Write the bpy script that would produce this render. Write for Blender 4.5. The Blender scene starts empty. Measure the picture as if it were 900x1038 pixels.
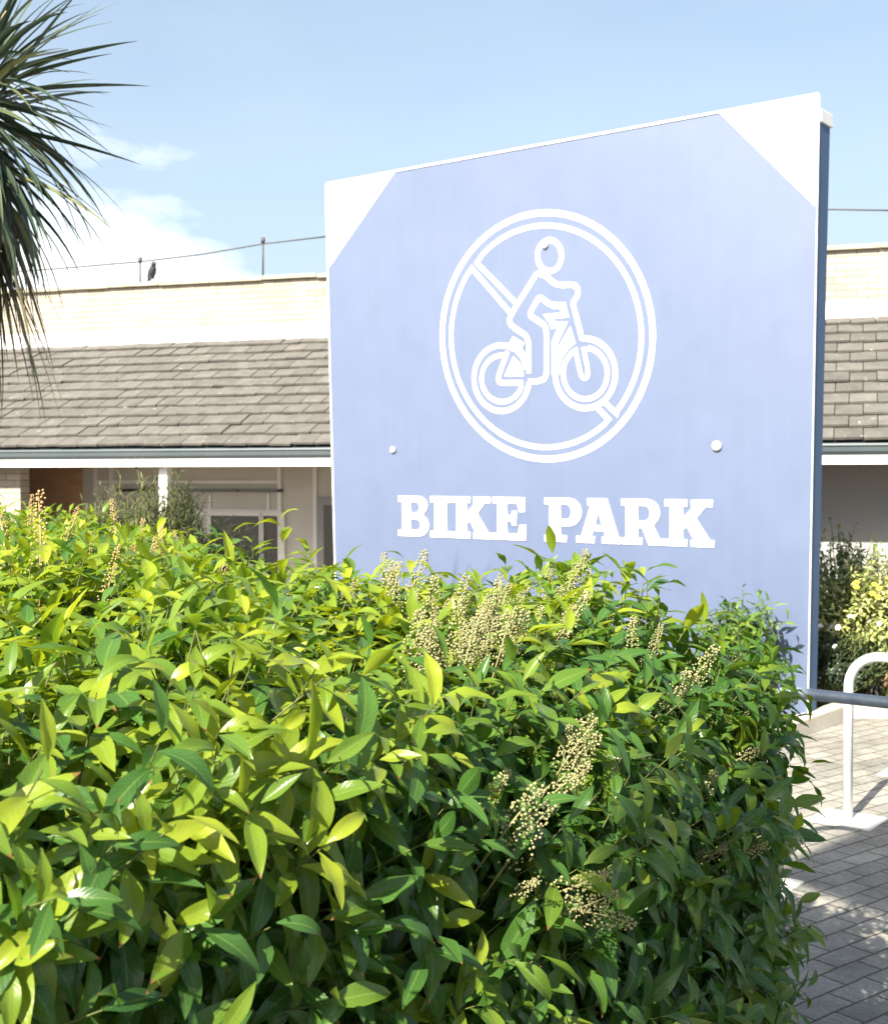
import bpy, bmesh, math, random
import numpy as np
from mathutils import Vector, Matrix

random.seed(7)
rng = np.random.default_rng(11)
S = bpy.context.scene
COL = S.collection
R = math.radians

# ------------------------------------------------------------------ camera
F = 1300.0                       # focal length in photo pixels (photo 900 x 1038)
EYE = 1.65
cam_d = bpy.data.cameras.new('camera')
cam_d.sensor_fit = 'HORIZONTAL'
cam_d.sensor_width = 36.0
cam_d.lens = 36.0 * F / 900.0
cam_d.clip_start = 0.05
cam_d.clip_end = 3000
cam = bpy.data.objects.new('camera', cam_d)
COL.objects.link(cam)
cam.matrix_world = Matrix.Translation((0, 0, EYE)) @ Matrix.Rotation(R(90 - 1.88), 4, 'X') @ Matrix.Rotation(-0.0026, 4, 'Z')
S.camera = cam
cam_d.dof.use_dof = True
cam_d.dof.focus_distance = 2.6
cam_d.dof.aperture_fstop = 13.0
CM = cam.matrix_world.to_3x3()

# ------------------------------------------------------------------ light
SUN_EL = R(38)
SH = Vector((-0.50, -0.866)).normalized()          # horizontal direction towards the sun
SUNV = Vector((SH.x * math.cos(SUN_EL), SH.y * math.cos(SUN_EL), math.sin(SUN_EL)))
world = bpy.data.worlds.new('World')
S.world = world
world.use_nodes = True
nt = world.node_tree
for n in list(nt.nodes):
    nt.nodes.remove(n)
out = nt.nodes.new('ShaderNodeOutputWorld')
bg = nt.nodes.new('ShaderNodeBackground')
bg.inputs['Strength'].default_value = 0.086
sky = nt.nodes.new('ShaderNodeTexSky')
sky.sky_type = 'NISHITA'
sky.sun_disc = False
sky.sun_elevation = SUN_EL
sky.sun_rotation = math.atan2(SUNV.x, SUNV.y)
sky.air_density = 0.8
sky.dust_density = 3.2
sky.ozone_density = 1.15
# drifting cloud low over the roof, laid out in world directions
tc = nt.nodes.new('ShaderNodeTexCoord')
sep = nt.nodes.new('ShaderNodeSeparateXYZ')
nt.links.new(tc.outputs['Generated'], sep.inputs[0])
mapn = nt.nodes.new('ShaderNodeMapping')
mapn.inputs['Scale'].default_value = (5.0, 5.0, 13.0)
mapn.inputs['Location'].default_value = (0.35, 0.2, 0.1)
nt.links.new(tc.outputs['Generated'], mapn.inputs[0])
noi = nt.nodes.new('ShaderNodeTexNoise')
noi.inputs['Scale'].default_value = 1.0
noi.inputs['Detail'].default_value = 7.0
noi.inputs['Roughness'].default_value = 0.55
nt.links.new(mapn.outputs[0], noi.inputs['Vector'])


def wmath(op, a, b=None, clamp=False):
    n = nt.nodes.new('ShaderNodeMath')
    n.operation = op
    n.use_clamp = clamp
    for i, v in enumerate((a, b)):
        if v is None:
            continue
        if isinstance(v, (int, float)):
            n.inputs[i].default_value = v
        else:
            nt.links.new(v, n.inputs[i])
    return n.outputs[0]


# cloud top: about 13 degrees high in the north-west, sinking to the east
slope = wmath('MULTIPLY', sep.outputs['X'], -0.55)
top = wmath('ADD', slope, 0.052)
below = wmath('SUBTRACT', top, sep.outputs['Z'])
below = wmath('MULTIPLY', below, 9.0)
nn = wmath('SUBTRACT', noi.outputs['Fac'], 0.5)
nn = wmath('MULTIPLY', nn, 3.2)
cm = wmath('ADD', below, nn)
cm = wmath('MULTIPLY', cm, 1.15)
cm = wmath('ADD', cm, 0.45, True)
cm = wmath('MULTIPLY', cm, 0.92)
mixc = nt.nodes.new('ShaderNodeMix')
mixc.data_type = 'RGBA'
# thin high veil, thicker towards the horizon
veil = wmath('MULTIPLY', sep.outputs['Z'], -1.35)
veil = wmath('ADD', veil, 0.86)
veil = wmath('ADD', veil, wmath('MULTIPLY', nn, 0.10))
veil = wmath('MAXIMUM', veil, 0.2)
veil = wmath('MINIMUM', veil, 0.85)
mixv = nt.nodes.new('ShaderNodeMix')
mixv.data_type = 'RGBA'
nt.links.new(veil, mixv.inputs[0])
nt.links.new(sky.outputs[0], mixv.inputs[6])
mixv.inputs[7].default_value = (3.1, 3.75, 4.05, 1)
nt.links.new(cm, mixc.inputs[0])
nt.links.new(mixv.outputs[2], mixc.inputs[6])
mixc.inputs[7].default_value = (7.6, 7.9, 8.1, 1)
nt.links.new(mixc.outputs[2], bg.inputs['Color'])
nt.links.new(bg.outputs[0], out.inputs[0])

sun_d = bpy.data.lights.new('sun', 'SUN')
sun_d.energy = 5.0
sun_d.angle = R(0.53)
sun_d.color = (1.0, 0.93, 0.80)
sun = bpy.data.objects.new('sun', sun_d)
COL.objects.link(sun)
sun.rotation_euler = (-SUNV).to_track_quat('-Z', 'Y').to_euler()
sun.location = (-6, -8, 12)

S.view_settings.view_transform = 'Standard'
S.view_settings.look = 'None'
S.view_settings.gamma = 1.0
S.view_settings.exposure = 1.55
S.cycles.max_bounces = 8
S.cycles.transparent_max_bounces = 8
S.cycles.use_denoising = True


# ------------------------------------------------------------------ helpers
def ray(px, py):
    return (CM @ Vector(((px - 450) / F, -(py - 519) / F, -1.0)))


def at(px, py, Y):
    d = ray(px, py)
    return Vector((0, 0, EYE)) + d * (Y / d.y)


def on_ground(px, py, z=0.0):
    d = ray(px, py)
    return Vector((0, 0, EYE)) + d * ((z - EYE) / d.z)


def on_plane(px, py, P, n):
    d = ray(px, py)
    o = Vector((0, 0, EYE))
    return o + d * ((P - o).dot(n) / d.dot(n))


class MB:
    """collects verts and faces; build() links them as one mesh object"""
    def __init__(self):
        self.v = []
        self.f = []

    def poly(self, pts):
        b = len(self.v)
        self.v += [tuple(p) for p in pts]
        self.f.append(tuple(range(b, b + len(pts))))

    def hexa(self, p):               # 8 points: bottom ring 0-3, top ring 4-7
        b = len(self.v)
        self.v += [tuple(q) for q in p]
        for f in ((0, 3, 2, 1), (4, 5, 6, 7), (0, 1, 5, 4), (1, 2, 6, 5), (2, 3, 7, 6), (3, 0, 4, 7)):
            self.f.append(tuple(b + i for i in f))

    def prism(self, pts, off):
        """planar outline extruded by a vector"""
        n = len(pts)
        b = len(self.v)
        off = Vector(off)
        self.v += [tuple(p) for p in pts] + [tuple(Vector(p) + off) for p in pts]
        self.f.append(tuple(range(b, b + n)))
        self.f.append(tuple(range(b + 2 * n - 1, b + n - 1, -1)))
        for i in range(n):
            j = (i + 1) % n
            self.f.append((b + i, b + n + i, b + n + j, b + j))

    def tube(self, pts, rad, seg=12, cap=True):
        pts = [Vector(p) for p in pts]
        rs = rad if isinstance(rad, (list, tuple)) else [rad] * len(pts)
        b = len(self.v)
        ref = None
        for i, p in enumerate(pts):
            t = (pts[min(i + 1, len(pts) - 1)] - pts[max(i - 1, 0)]).normalized()
            if ref is None:
                ref = t.orthogonal().normalized()
            a = (ref - t * ref.dot(t)).normalized()
            ref = a
            c = t.cross(a)
            for k in range(seg):
                th = 2 * math.pi * k / seg
                self.v.append(tuple(p + (a * math.cos(th) + c * math.sin(th)) * rs[i]))
        for i in range(len(pts) - 1):
            for k in range(seg):
                k2 = (k + 1) % seg
                self.f.append((b + i * seg + k, b + i * seg + k2, b + (i + 1) * seg + k2, b + (i + 1) * seg + k))
        if cap:
            self.f.append(tuple(b + k for k in reversed(range(seg))))
            e = b + (len(pts) - 1) * seg
            self.f.append(tuple(e + k for k in range(seg)))

    def build(self, name, mat, parent=None, smooth=False, bevel=0.0, seg=2):
        me = bpy.data.meshes.new(name)
        me.from_pydata(self.v, [], self.f)
        bm = bmesh.new()
        bm.from_mesh(me)
        bmesh.ops.recalc_face_normals(bm, faces=bm.faces)
        bm.to_mesh(me)
        bm.free()
        me.materials.append(mat)
        o = bpy.data.objects.new(name, me)
        COL.objects.link(o)
        if smooth:
            for p in me.polygons:
                p.use_smooth = True
        if bevel:
            m = o.modifiers.new('bevel', 'BEVEL')
            m.width = bevel
            m.segments = seg
            m.limit_method = 'ANGLE'
        if parent is not None:
            o.parent = parent
            o.matrix_parent_inverse = Matrix.Translation(-parent.location)
        return o


def np_mesh(name, V, Fq, mat, parent=None, tint=None, uv=None, smooth=True):
    """big quad mesh from arrays"""
    me = bpy.data.meshes.new(name)
    nv, nf = len(V), len(Fq)
    me.vertices.add(nv)
    me.vertices.foreach_set('co', np.ascontiguousarray(V, dtype=np.float32).ravel())
    k = Fq.shape[1]
    me.loops.add(nf * k)
    me.loops.foreach_set('vertex_index', np.ascontiguousarray(Fq, dtype=np.int32).ravel())
    me.polygons.add(nf)
    me.polygons.foreach_set('loop_start', np.arange(0, nf * k, k, dtype=np.int32))
    me.polygons.foreach_set('use_smooth', np.full(nf, smooth, dtype=bool))
    me.update(calc_edges=True)
    if tint is not None:
        a = me.attributes.new('tint', 'FLOAT', 'POINT')
        a.data.foreach_set('value', np.ascontiguousarray(tint, dtype=np.float32))
    if uv is not None:
        l = me.uv_layers.new(name='UVMap')
        l.data.foreach_set('uv', np.ascontiguousarray(uv[Fq.ravel()], dtype=np.float32).ravel())
    me.materials.append(mat)
    me.validate()
    o = bpy.data.objects.new(name, me)
    COL.objects.link(o)
    if parent is not None:
        o.parent = parent
        o.matrix_parent_inverse = Matrix.Translation(-parent.location)
    return o


def thing(name, label, cat, loc=(0, 0, 0), group=None):
    o = bpy.data.objects.new(name, None)
    o.empty_display_size = 0.2
    COL.objects.link(o)
    o.location = loc
    o['label'] = label
    o['category'] = cat
    if group:
        o['group'] = group
    return o


def structure(o):
    o['kind'] = 'structure'
    return o


# ------------------------------------------------------------------ materials
class Mat:
    def __init__(self, name, base=(0.5, 0.5, 0.5), rough=0.6, metal=0.0, spec=0.5):
        self.m = bpy.data.materials.new(name)
        self.m.use_nodes = True
        self.nt = self.m.node_tree
        self.b = self.nt.nodes['Principled BSDF']
        self.b.inputs['Base Color'].default_value = (*base, 1)
        self.b.inputs['Roughness'].default_value = rough
        self.b.inputs['Metallic'].default_value = metal
        self.b.inputs['Specular IOR Level'].default_value = spec
        self._tc = None

    def node(self, t, **kw):
        n = self.nt.nodes.new(t)
        for k, v in kw.items():
            setattr(n, k, v)
        return n

    def link(self, a, b):
        self.nt.links.new(a, b)

    def coord(self, scale=(1, 1, 1), rot=(0, 0, 0), kind='Object'):
        t = self.node('ShaderNodeTexCoord')
        m = self.node('ShaderNodeMapping')
        m.inputs['Scale'].default_value = scale
        m.inputs['Rotation'].default_value = rot
        self.link(t.outputs[kind], m.inputs[0])
        return m.outputs[0]

    def noise(self, scale, detail=4, rough=0.6, vec=None):
        n = self.node('ShaderNodeTexNoise')
        n.inputs['Scale'].default_value = scale
        n.inputs['Detail'].default_value = detail
        n.inputs['Roughness'].default_value = rough
        self.link(vec if vec is not None else self.coord(), n.inputs['Vector'])
        return n.outputs['Fac']

    def ramp(self, fac, stops):
        r = self.node('ShaderNodeValToRGB')
        e = r.color_ramp.elements
        while len(e) < len(stops):
            e.new(0.5)
        for i, (p, c) in enumerate(stops):
            e[i].position = p
            e[i].color = (*c, 1) if not isinstance(c, (int, float)) else (c, c, c, 1)
        self.link(fac, r.inputs[0])
        return r.outputs[0]

    def mix(self, fac, a, b, mode='MIX'):
        n = self.node('ShaderNodeMix', data_type='RGBA', blend_type=mode)
        for s, v in ((n.inputs[0], fac), (n.inputs[6], a), (n.inputs[7], b)):
            if isinstance(v, (int, float)):
                s.default_value = v
            elif isinstance(v, tuple):
                s.default_value = (*v, 1)
            else:
                self.link(v, s)
        return n.outputs[2]

    def math(self, op, a, b=0.0, clamp=False):
        n = self.node('ShaderNodeMath', operation=op, use_clamp=clamp)
        for i, v in enumerate((a, b)):
            if isinstance(v, (int, float)):
                n.inputs[i].default_value = v
            else:
                self.link(v, n.inputs[i])
        return n.outputs[0]

    def color(self, s):
        self.link(s, self.b.inputs['Base Color'])

    def rough(self, s):
        self.link(s, self.b.inputs['Roughness'])

    def bump(self, h, strength=0.3, dist=0.01):
        n = self.node('ShaderNodeBump')
        n.inputs['Strength'].default_value = strength
        n.inputs['Distance'].default_value = dist
        self.link(h, n.inputs['Height'])
        self.link(n.outputs[0], self.b.inputs['Normal'])


def mottled(name, c1, c2, scale=6, rough=0.7, bump=0.15, dist=0.004, metal=0.0, detail=6, spec=0.5):
    M = Mat(name, c1, rough, metal, spec)
    f = M.noise(scale, detail)
    M.color(M.ramp(f, [(0.3, c1), (0.7, c2)]))
    if bump:
        M.bump(M.noise(scale * 9, 4), bump, dist)
    return M.m


def leaf_mat(name, stops, rough=0.38, trans=0.35, veins=True, tcol=(1.0, 1.0, 1.0), spec=0.5):
    M = Mat(name, stops[0][1], rough, spec=spec)
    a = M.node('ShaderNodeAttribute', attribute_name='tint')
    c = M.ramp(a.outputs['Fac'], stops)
    if veins:
        uvn = M.node('ShaderNodeUVMap', uv_map='UVMap')
        sp = M.node('ShaderNodeSeparateXYZ')
        M.link(uvn.outputs[0], sp.inputs[0])
        ax = M.math('ABSOLUTE', M.math('SUBTRACT', sp.outputs['X'], 0.5))
        rib = M.math('LESS_THAN', ax, 0.035)
        # herringbone side veins
        ph = M.math('SUBTRACT', M.math('MULTIPLY', sp.outputs['Y'], 62.0), M.math('MULTIPLY', ax, 26.0))
        wv = M.math('SINE', ph)
        vein = M.math('MULTIPLY', M.math('POWER', M.math('MULTIPLY', M.math('ADD', wv, 1.0), 0.5), 10.0), 0.16)
        light = M.math('ADD', M.math('MULTIPLY', rib, 0.6), vein, True)
        c = M.mix(light, c, M.mix(0.5, c, (0.30, 0.42, 0.10)))
        M.bump(M.math('SUBTRACT', M.math('MULTIPLY', wv, 0.5), M.math('MULTIPLY', rib, 1.0)), 0.10, 0.0012)
        pn = M.noise(30, 3)
        c = M.mix(M.math('MULTIPLY', pn, 0.35), c, M.mix(0.5, c, (0.02, 0.05, 0.01)))
        spot = M.ramp(M.noise(38, 5, 0.7), [(0.69, 0.0), (0.73, 0.8)])
        c = M.mix(spot, c, (0.20, 0.13, 0.04))
        edge = M.math('MULTIPLY', M.math('GREATER_THAN', sp.outputs['Y'], 0.93), M.math('GREATER_THAN', M.noise(9, 2), 0.57))
        c = M.mix(edge, c, (0.22, 0.12, 0.04))
        M.rough(M.ramp(M.noise(16, 3), [(0.35, 0.17), (0.65, 0.40)]))
    M.color(c)
    tr = M.node('ShaderNodeBsdfTranslucent')
    hs = M.mix(1.0, c, tcol, 'MULTIPLY')
    M.link(hs, tr.inputs['Color'])
    ms = M.node('ShaderNodeMixShader')
    ms.inputs[0].default_value = trans
    M.link(M.b.outputs[0], ms.inputs[1])
    M.link(tr.outputs[0], ms.inputs[2])
    M.link(ms.outputs[0], M.nt.nodes['Material Output'].inputs['Surface'])
    return M.m


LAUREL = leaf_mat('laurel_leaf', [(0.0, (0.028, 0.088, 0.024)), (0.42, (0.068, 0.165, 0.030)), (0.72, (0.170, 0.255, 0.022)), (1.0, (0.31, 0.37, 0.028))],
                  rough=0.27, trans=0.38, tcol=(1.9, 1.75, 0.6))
TWIG = mottled('laurel_twig', (0.07, 0.10, 0.025), (0.12, 0.13, 0.035), 20, 0.7)
DARKCORE = mottled('inner_shade', (0.018, 0.020, 0.010), (0.035, 0.035, 0.016), 30, 0.9, 0.6, 0.02)  # near-black tone stands in for shade deep in the hedge
BUD = mottled('cream_buds', (0.20, 0.21, 0.08), (0.38, 0.34, 0.17), 40, 0.6, 0)
DRYBUD = mottled('dry_buds', (0.36, 0.22, 0.09), (0.50, 0.36, 0.17), 40, 0.8, 0)
WHITE = mottled('white_paint', (0.70, 0.70, 0.69), (0.78, 0.78, 0.77), 3, 0.45, 0.05)
STEELPAINT = mottled('shaded_blue_paint', (0.06, 0.11, 0.20), (0.075, 0.125, 0.22), 4, 0.65, 0.05, spec=0.2)  # blue darkened so the sign's sides read as shaded


# ------------------------------------------------------------------ leaf arrays
def leaf_template(seg, across, bend, fold, wave, wfun, twist=0.0):
    """unit-length blade along +x, width along y, upper side +z"""
    V, UV = [], []
    ts = np.linspace(0, 1, seg + 1)
    ang = 0.0
    x = z = 0.0
    px = 0
    for i, t in enumerate(ts):
        if i:
            dt = ts[i] - ts[i - 1]
            ang = -bend * t ** 1.2
            x += math.cos(ang) * dt
            z += math.sin(ang) * dt
        w = wfun(t)
        for j in range(across + 1):
            s = j / across * 2 - 1
            y = s * w
            dz = abs(s) * w * fold + wave * math.sin(t * 13 + (2 if s > 0 else 0)) * abs(s) ** 2 * w
            tw = twist * t
            yy = y * math.cos(tw) - dz * math.sin(tw)
            zz = y * math.sin(tw) + dz * math.cos(tw)
            V.append((x - math.sin(ang) * zz, yy, z + math.cos(ang) * zz))
            UV.append((j / across, t))
    Fq = []
    n = across + 1
    for i in range(seg):
        for j in range(across):
            Fq.append((i * n + j, (i + 1) * n + j, (i + 1) * n + j + 1, i * n + j + 1))
    return np.array(V), np.array(UV), np.array(Fq)


def laurel_w(t):
    if t < 0.08:
        return 0.012 + 0.02 * t
    u = (t - 0.06) / 0.94
    return 0.148 * (math.sin(math.pi * u ** 0.82) ** 0.85) * (1 - 0.45 * max(0, u - 0.6)) + 0.003


def stamp(templates, P, L, N, size, tint):
    """place leaves: P base, L direction, N upper normal (arrays n x 3)"""
    L = L / np.linalg.norm(L, axis=1, keepdims=True)
    N = N - L * np.sum(L * N, axis=1, keepdims=True)
    N = N / (np.linalg.norm(N, axis=1, keepdims=True) + 1e-9)
    W = np.cross(N, L)
    which = rng.integers(0, len(templates), len(P))
    Vs, Fs, Us, Ts = [], [], [], []
    base = 0
    for k, (tv, tu, tf) in enumerate(templates):
        idx = np.where(which == k)[0]
        if not len(idx):
            continue
        v = (tv[None, :, 0, None] * L[idx, None, :] + tv[None, :, 1, None] * W[idx, None, :]
             + tv[None, :, 2, None] * N[idx, None, :]) * size[idx, None, None] + P[idx, None, :]
        n = tv.shape[0]
        Vs.append(v.reshape(-1, 3))
        Fs.append((tf[None] + (np.arange(len(idx)) * n)[:, None, None]).reshape(-1, tf.shape[1]) + base)
        Us.append(np.tile(tu, (len(idx), 1)))
        Ts.append(np.repeat(tint[idx], n))
        base += len(idx) * n
    return np.concatenate(Vs), np.concatenate(Fs), np.concatenate(Us), np.concatenate(Ts)


LT_NEAR = [leaf_template(9, 4, b, f, w, laurel_w, tw) for b, f, w, tw in
           ((0.75, 0.30, 0.10, 0.2), (1.05, 0.35, 0.14, -0.25), (0.45, 0.22, 0.08, 0.1), (1.35, 0.40, 0.12, 0.3), (0.9, 0.18, 0.18, -0.1), (0.25, 0.45, 0.1, 0.0))]
LT_FAR = [leaf_template(5, 2, b, f, w, laurel_w, tw) for b, f, w, tw in
          ((0.55, 0.30, 0.10, 0.2), (0.85, 0.35, 0.14, -0.25), (0.30, 0.22, 0.08, 0.1), (1.1, 0.40, 0.12, 0.3))]


def shoots(pts, axes, n_leaf, length, lsize, tintbase, lift=0.75):
    """leafy shoots: spiral leaves round each axis; returns leaf arrays and stem polylines"""
    P, L, N, Sz, T, stems = [], [], [], [], [], []
    for p, a, n, ln, sz, tb in zip(pts, axes, n_leaf, length, lsize, tintbase):
        a = np.array(a) / np.linalg.norm(a)
        ref = np.array((0.3, 0.7, 0.2))
        e1 = np.cross(a, ref)
        e1 /= np.linalg.norm(e1)
        e2 = np.cross(a, e1)
        ph = random.uniform(0, 6.28)
        curve = np.array((random.uniform(-.25, .25), random.uniform(-.25, .25), 0.25))
        q0 = np.array(p)
        for i in range(n):
            t = (i + 0.6) / n
            pos = q0 + a * ln * t + curve * ln * t * t * 0.5
            th = ph + i * 2.4 + random.uniform(-.25, .25)
            r = e1 * math.cos(th) + e2 * math.sin(th)
            el = R(100 - 66 * t ** 1.6) + random.uniform(-.18, .18)
            l = a * math.cos(el) + r * math.sin(el)
            nrm = a * math.sin(el) - r * math.cos(el)
            nrm = nrm + np.array((0, 0, lift)) + np.array(SUNV) * 0.10
            l = l + np.array((0, 0, -0.24 * (1 - 0.6 * t)))
            s = sz * random.uniform(0.78, 1.15) * (1.0 if t < 0.78 else 1.0 - (t - 0.78) * 1.5) * min(1.0, max(.5, math.hypot(p[0], p[1]) / 1.75))
            P.append(pos)
            L.append(l)
            N.append(nrm)
            Sz.append(s)
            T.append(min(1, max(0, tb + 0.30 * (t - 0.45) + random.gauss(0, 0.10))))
        stems.append((q0, q0 + a * ln * 0.45 + curve * ln * .10, q0 + a * ln * .9 + curve * ln * .405))
    return np.array(P), np.array(L), np.array(N), np.array(Sz), np.array(T), stems


def stem_mesh(stems, r0, r1, name, mat, parent):
    m = MB()
    for s in stems:
        m.tube(s, [r0 + (r1 - r0) * i / (len(s) - 1) for i in range(len(s))], 5, False)
    return m.build(name, mat, parent, True)


# ------------------------------------------------------------------ ground
BB = Vector((0.952, -0.305, 0)).normalized()        # along the building front
BC = Vector((0.305, 0.952, 0)).normalized()         # away from the viewer, into the building
B0 = at(60, 470, 15.0)
B0.z = 0
FLOOR = -0.85


def ground_z(x, y):
    c = (Vector((x, y, 0)) - B0).dot(BC)
    t = min(1, max(0, (c + 3.0) / 1.6))
    return FLOOR * t * t * (3 - 2 * t)


g = MB()
xs = [-900, -300, -90, -40] + [-24 + i * 1.2 for i in range(41)] + [40, 90, 300, 900]
ys = [-900, -300, -90, -30] + [-12 + i * 1.0 for i in range(41)] + [45, 90, 300, 900]
for y in ys:
    for x in xs:
        g.v.append((x, y, ground_z(x, y)))
nx = len(xs)
for j in range(len(ys) - 1):
    for i in range(nx - 1):
        g.f.append((j * nx + i, j * nx + i + 1, (j + 1) * nx + i + 1, (j + 1) * nx + i))
SOIL = mottled('bed_soil', (0.10, 0.075, 0.05), (0.17, 0.13, 0.09), 3, 0.95, 0.6, 0.02)
structure(g.build('ground', SOIL, smooth=True))

# block paving
PV = Mat('block_paving', (0.3, 0.28, 0.24), 0.85)
vec = PV.coord(rot=(0, 0, R(-38)))
br = PV.node('ShaderNodeTexBrick')
br.offset = 0.5
br.inputs['Scale'].default_value = 1.0
br.inputs['Brick Width'].default_value = 0.2
br.inputs['Row Height'].default_value = 0.1
br.inputs['Mortar Size'].default_value = 0.005
br.inputs['Mortar Smooth'].default_value = 0.35
br.inputs['Bias'].default_value = 0.0
br.inputs['Color1'].default_value = (0.255, 0.25, 0.235, 1)
br.inputs['Color2'].default_value = (0.34, 0.33, 0.305, 1)
br.inputs['Mortar'].default_value = (0.10, 0.09, 0.078, 1)
# slightly uneven joints
nz = PV.node('ShaderNodeTexNoise')
nz.inputs['Scale'].default_value = 9.0
PV.link(vec, nz.inputs['Vector'])
dv = PV.node('ShaderNodeVectorMath', operation='SCALE')
PV.link(nz.outputs['Color'], dv.inputs[0])
dv.inputs['Scale'].default_value = 0.012
av = PV.node('ShaderNodeVectorMath', operation='ADD')
PV.link(vec, av.inputs[0])
PV.link(dv.outputs[0], av.inputs[1])
PV.link(av.outputs[0], br.inputs['Vector'])
dirt = PV.ramp(PV.noise(2.3, 8, 0.7), [(0.35, (0.62, 0.60, 0.56)), (0.65, (1.14, 1.12, 1.06))])
c = PV.mix(1.0, br.outputs['Color'], dirt, 'MULTIPLY')
sp = PV.ramp(PV.noise(70, 3), [(0.35, (0.8, 0.8, 0.8)), (0.7, (1.15, 1.15, 1.12))])
PV.color(PV.mix(1.0, c, sp, 'MULTIPLY'))
hgt = PV.math('SUBTRACT', PV.math('MULTIPLY', PV.noise(45, 5), 0.25), br.outputs['Fac'])
PV.bump(hgt, 0.8, 0.006)
pv = MB()
pv.poly([(-1.6, -6, 0.004), (9, -6, 0.004), (9, 8.40, 0.004), (2.70, 8.40, 0.004), (2.12, 7.72, 0.004), (-1.6, 7.72, 0.004)])
structure(pv.build('paving', PV.m))

CONC = mottled('concrete', (0.55, 0.53, 0.48), (0.66, 0.64, 0.59), 9, 0.9, 0.4, 0.004)
KERB = mottled('kerb_stone', (0.40, 0.36, 0.30), (0.52, 0.48, 0.40), 5, 0.9, 0.5, 0.006)
k = MB()


def kerb_run(a, b, w=0.11, h=0.115):
    a, b = Vector(a), Vector(b)
    d = (b - a).normalized()
    nrm = Vector((-d.y, d.x, 0)) * w
    n = max(1, int((b - a).length / 0.6))
    for i in range(n):
        p = a + (b - a) * (i / n) + d * 0.003
        q = a + (b - a) * ((i + 1) / n) - d * 0.003
        hh = h + random.uniform(-.006, .006)
        lo = Vector((0, 0, -0.05))
        up = Vector((0, 0, hh))
        k.hexa([p + lo, q + lo, q + nrm + lo, p + nrm + lo, p + up, q + up, q + nrm + up, p + nrm + up])


kerb_run((1.9, 7.46, 0), (2.66, 8.36, 0))
kerb_run((2.70, 8.41, 0), (7.5, 8.41, 0))
structure(k.build('kerb', KERB, bevel=0.012))

# ------------------------------------------------------------------ bike park sign
U = Vector((0.794, -0.608, 0)).normalized()         # along the board, to the right
NB = Vector((0.608, 0.794, 0)).normalized()         # backwards
R0 = at(824, 476, 8.0)
R0.z = 0


def uv_of(px, py):
    p = on_plane(px, py, R0, NB)
    return ((p - R0).dot(U), p.z)


def P3(a, z, back=0.0):
    return R0 + U * a + Vector((0, 0, z)) + NB * back


sign = thing('bike_park_sign', 'big blue box sign with white no cycling symbol and BIKE PARK lettering', 'sign', P3(-2.0, 0.0))
BLUE = Mat('blue_vinyl', (0.10, 0.17, 0.45), 0.30)
fade = BLUE.ramp(BLUE.noise(0.9, 5, 0.5), [(0.3, (0.079, 0.110, 0.200)), (0.7, (0.087, 0.120, 0.212))])
grime = BLUE.ramp(BLUE.noise(4.0, 8, 0.65), [(0.36, 0.96), (0.66, 1.02)])
du = BLUE.node('ShaderNodeVectorMath', operation='DOT_PRODUCT')
BLUE.link(BLUE.coord(), du.inputs[0])
du.inputs[1].default_value = U
sz = BLUE.node('ShaderNodeSeparateXYZ')
BLUE.link(BLUE.coord(), sz.inputs[0])
cs = BLUE.node('ShaderNodeCombineXYZ')
BLUE.link(BLUE.math('MULTIPLY', du.outputs['Value'], 16.0), cs.inputs['X'])
BLUE.link(BLUE.math('MULTIPLY', sz.outputs['Z'], 0.55), cs.inputs['Y'])
runs = BLUE.ramp(BLUE.noise(1.0, 5, 0.6, cs.outputs[0]), [(0.38, 0.975), (0.60, 1.012)])
fade = BLUE.mix(1.0, fade, runs, 'MULTIPLY')
BLUE.color(BLUE.mix(1.0, fade, grime, 'MULTIPLY'))
BLUE.b.inputs['Coat Weight'].default_value = 1.0
BLUE.b.inputs['Coat Roughness'].default_value = 0.38
BLUE.b.inputs['Coat IOR'].default_value = 1.75
BLUE.rough(BLUE.ramp(BLUE.noise(2.0, 6), [(0.3, 0.42), (0.7, 0.55)]))
TL, TR = uv_of(331, 187), uv_of(830, 96)
BRp, BLp = uv_of(818, 735), uv_of(340, 560)
zb = 0.07
xl = TL[0] + (BLp[0] - TL[0]) * (TL[1] - zb) / (TL[1] - BLp[1])
xr = TR[0] + (BRp[0] - TR[0]) * (TR[1] - zb) / (TR[1] - BRp[1])
outline = [TL, TR, (xr, zb), (xl, zb)]


def sheet(pts2, front, thick):
    """outline in board coordinates; its face stands `front` metres before the board plane"""
    return [P3(a, z, -front) for a, z in pts2], NB * thick


m = MB()
m.prism(*sheet(outline, 0.0, 0.018))
m.build('board', BLUE.m, sign, bevel=0.003)
# white corner panels
for tri in ([TL, uv_of(400, 175), uv_of(334, 271)], [uv_of(729, 114), TR, uv_of(826, 209)]):
    m = MB()
    m.prism(*sheet(tri, 0.003, 0.0028))
    m.build('corner_panel', WHITE, sign)
# white edge trim
m = MB()
e = 0.016


def bar2(p, q, w, f0, t):
    p, q = Vector(p), Vector(q)
    d = (q - p).normalized()
    nn_ = Vector((-d.y, d.x)) * w
    m.prism(*sheet([p, q, q + nn_, p + nn_], f0, t))


bar2(TL, TR, e, 0.007, 0.026)
bar2(TR, (xr, zb), e * 0.4, 0.004, 0.012)
bar2((xl, zb), TL, e * 0.8, 0.006, 0.022)
m.build('edge_trim', WHITE, sign)
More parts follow.
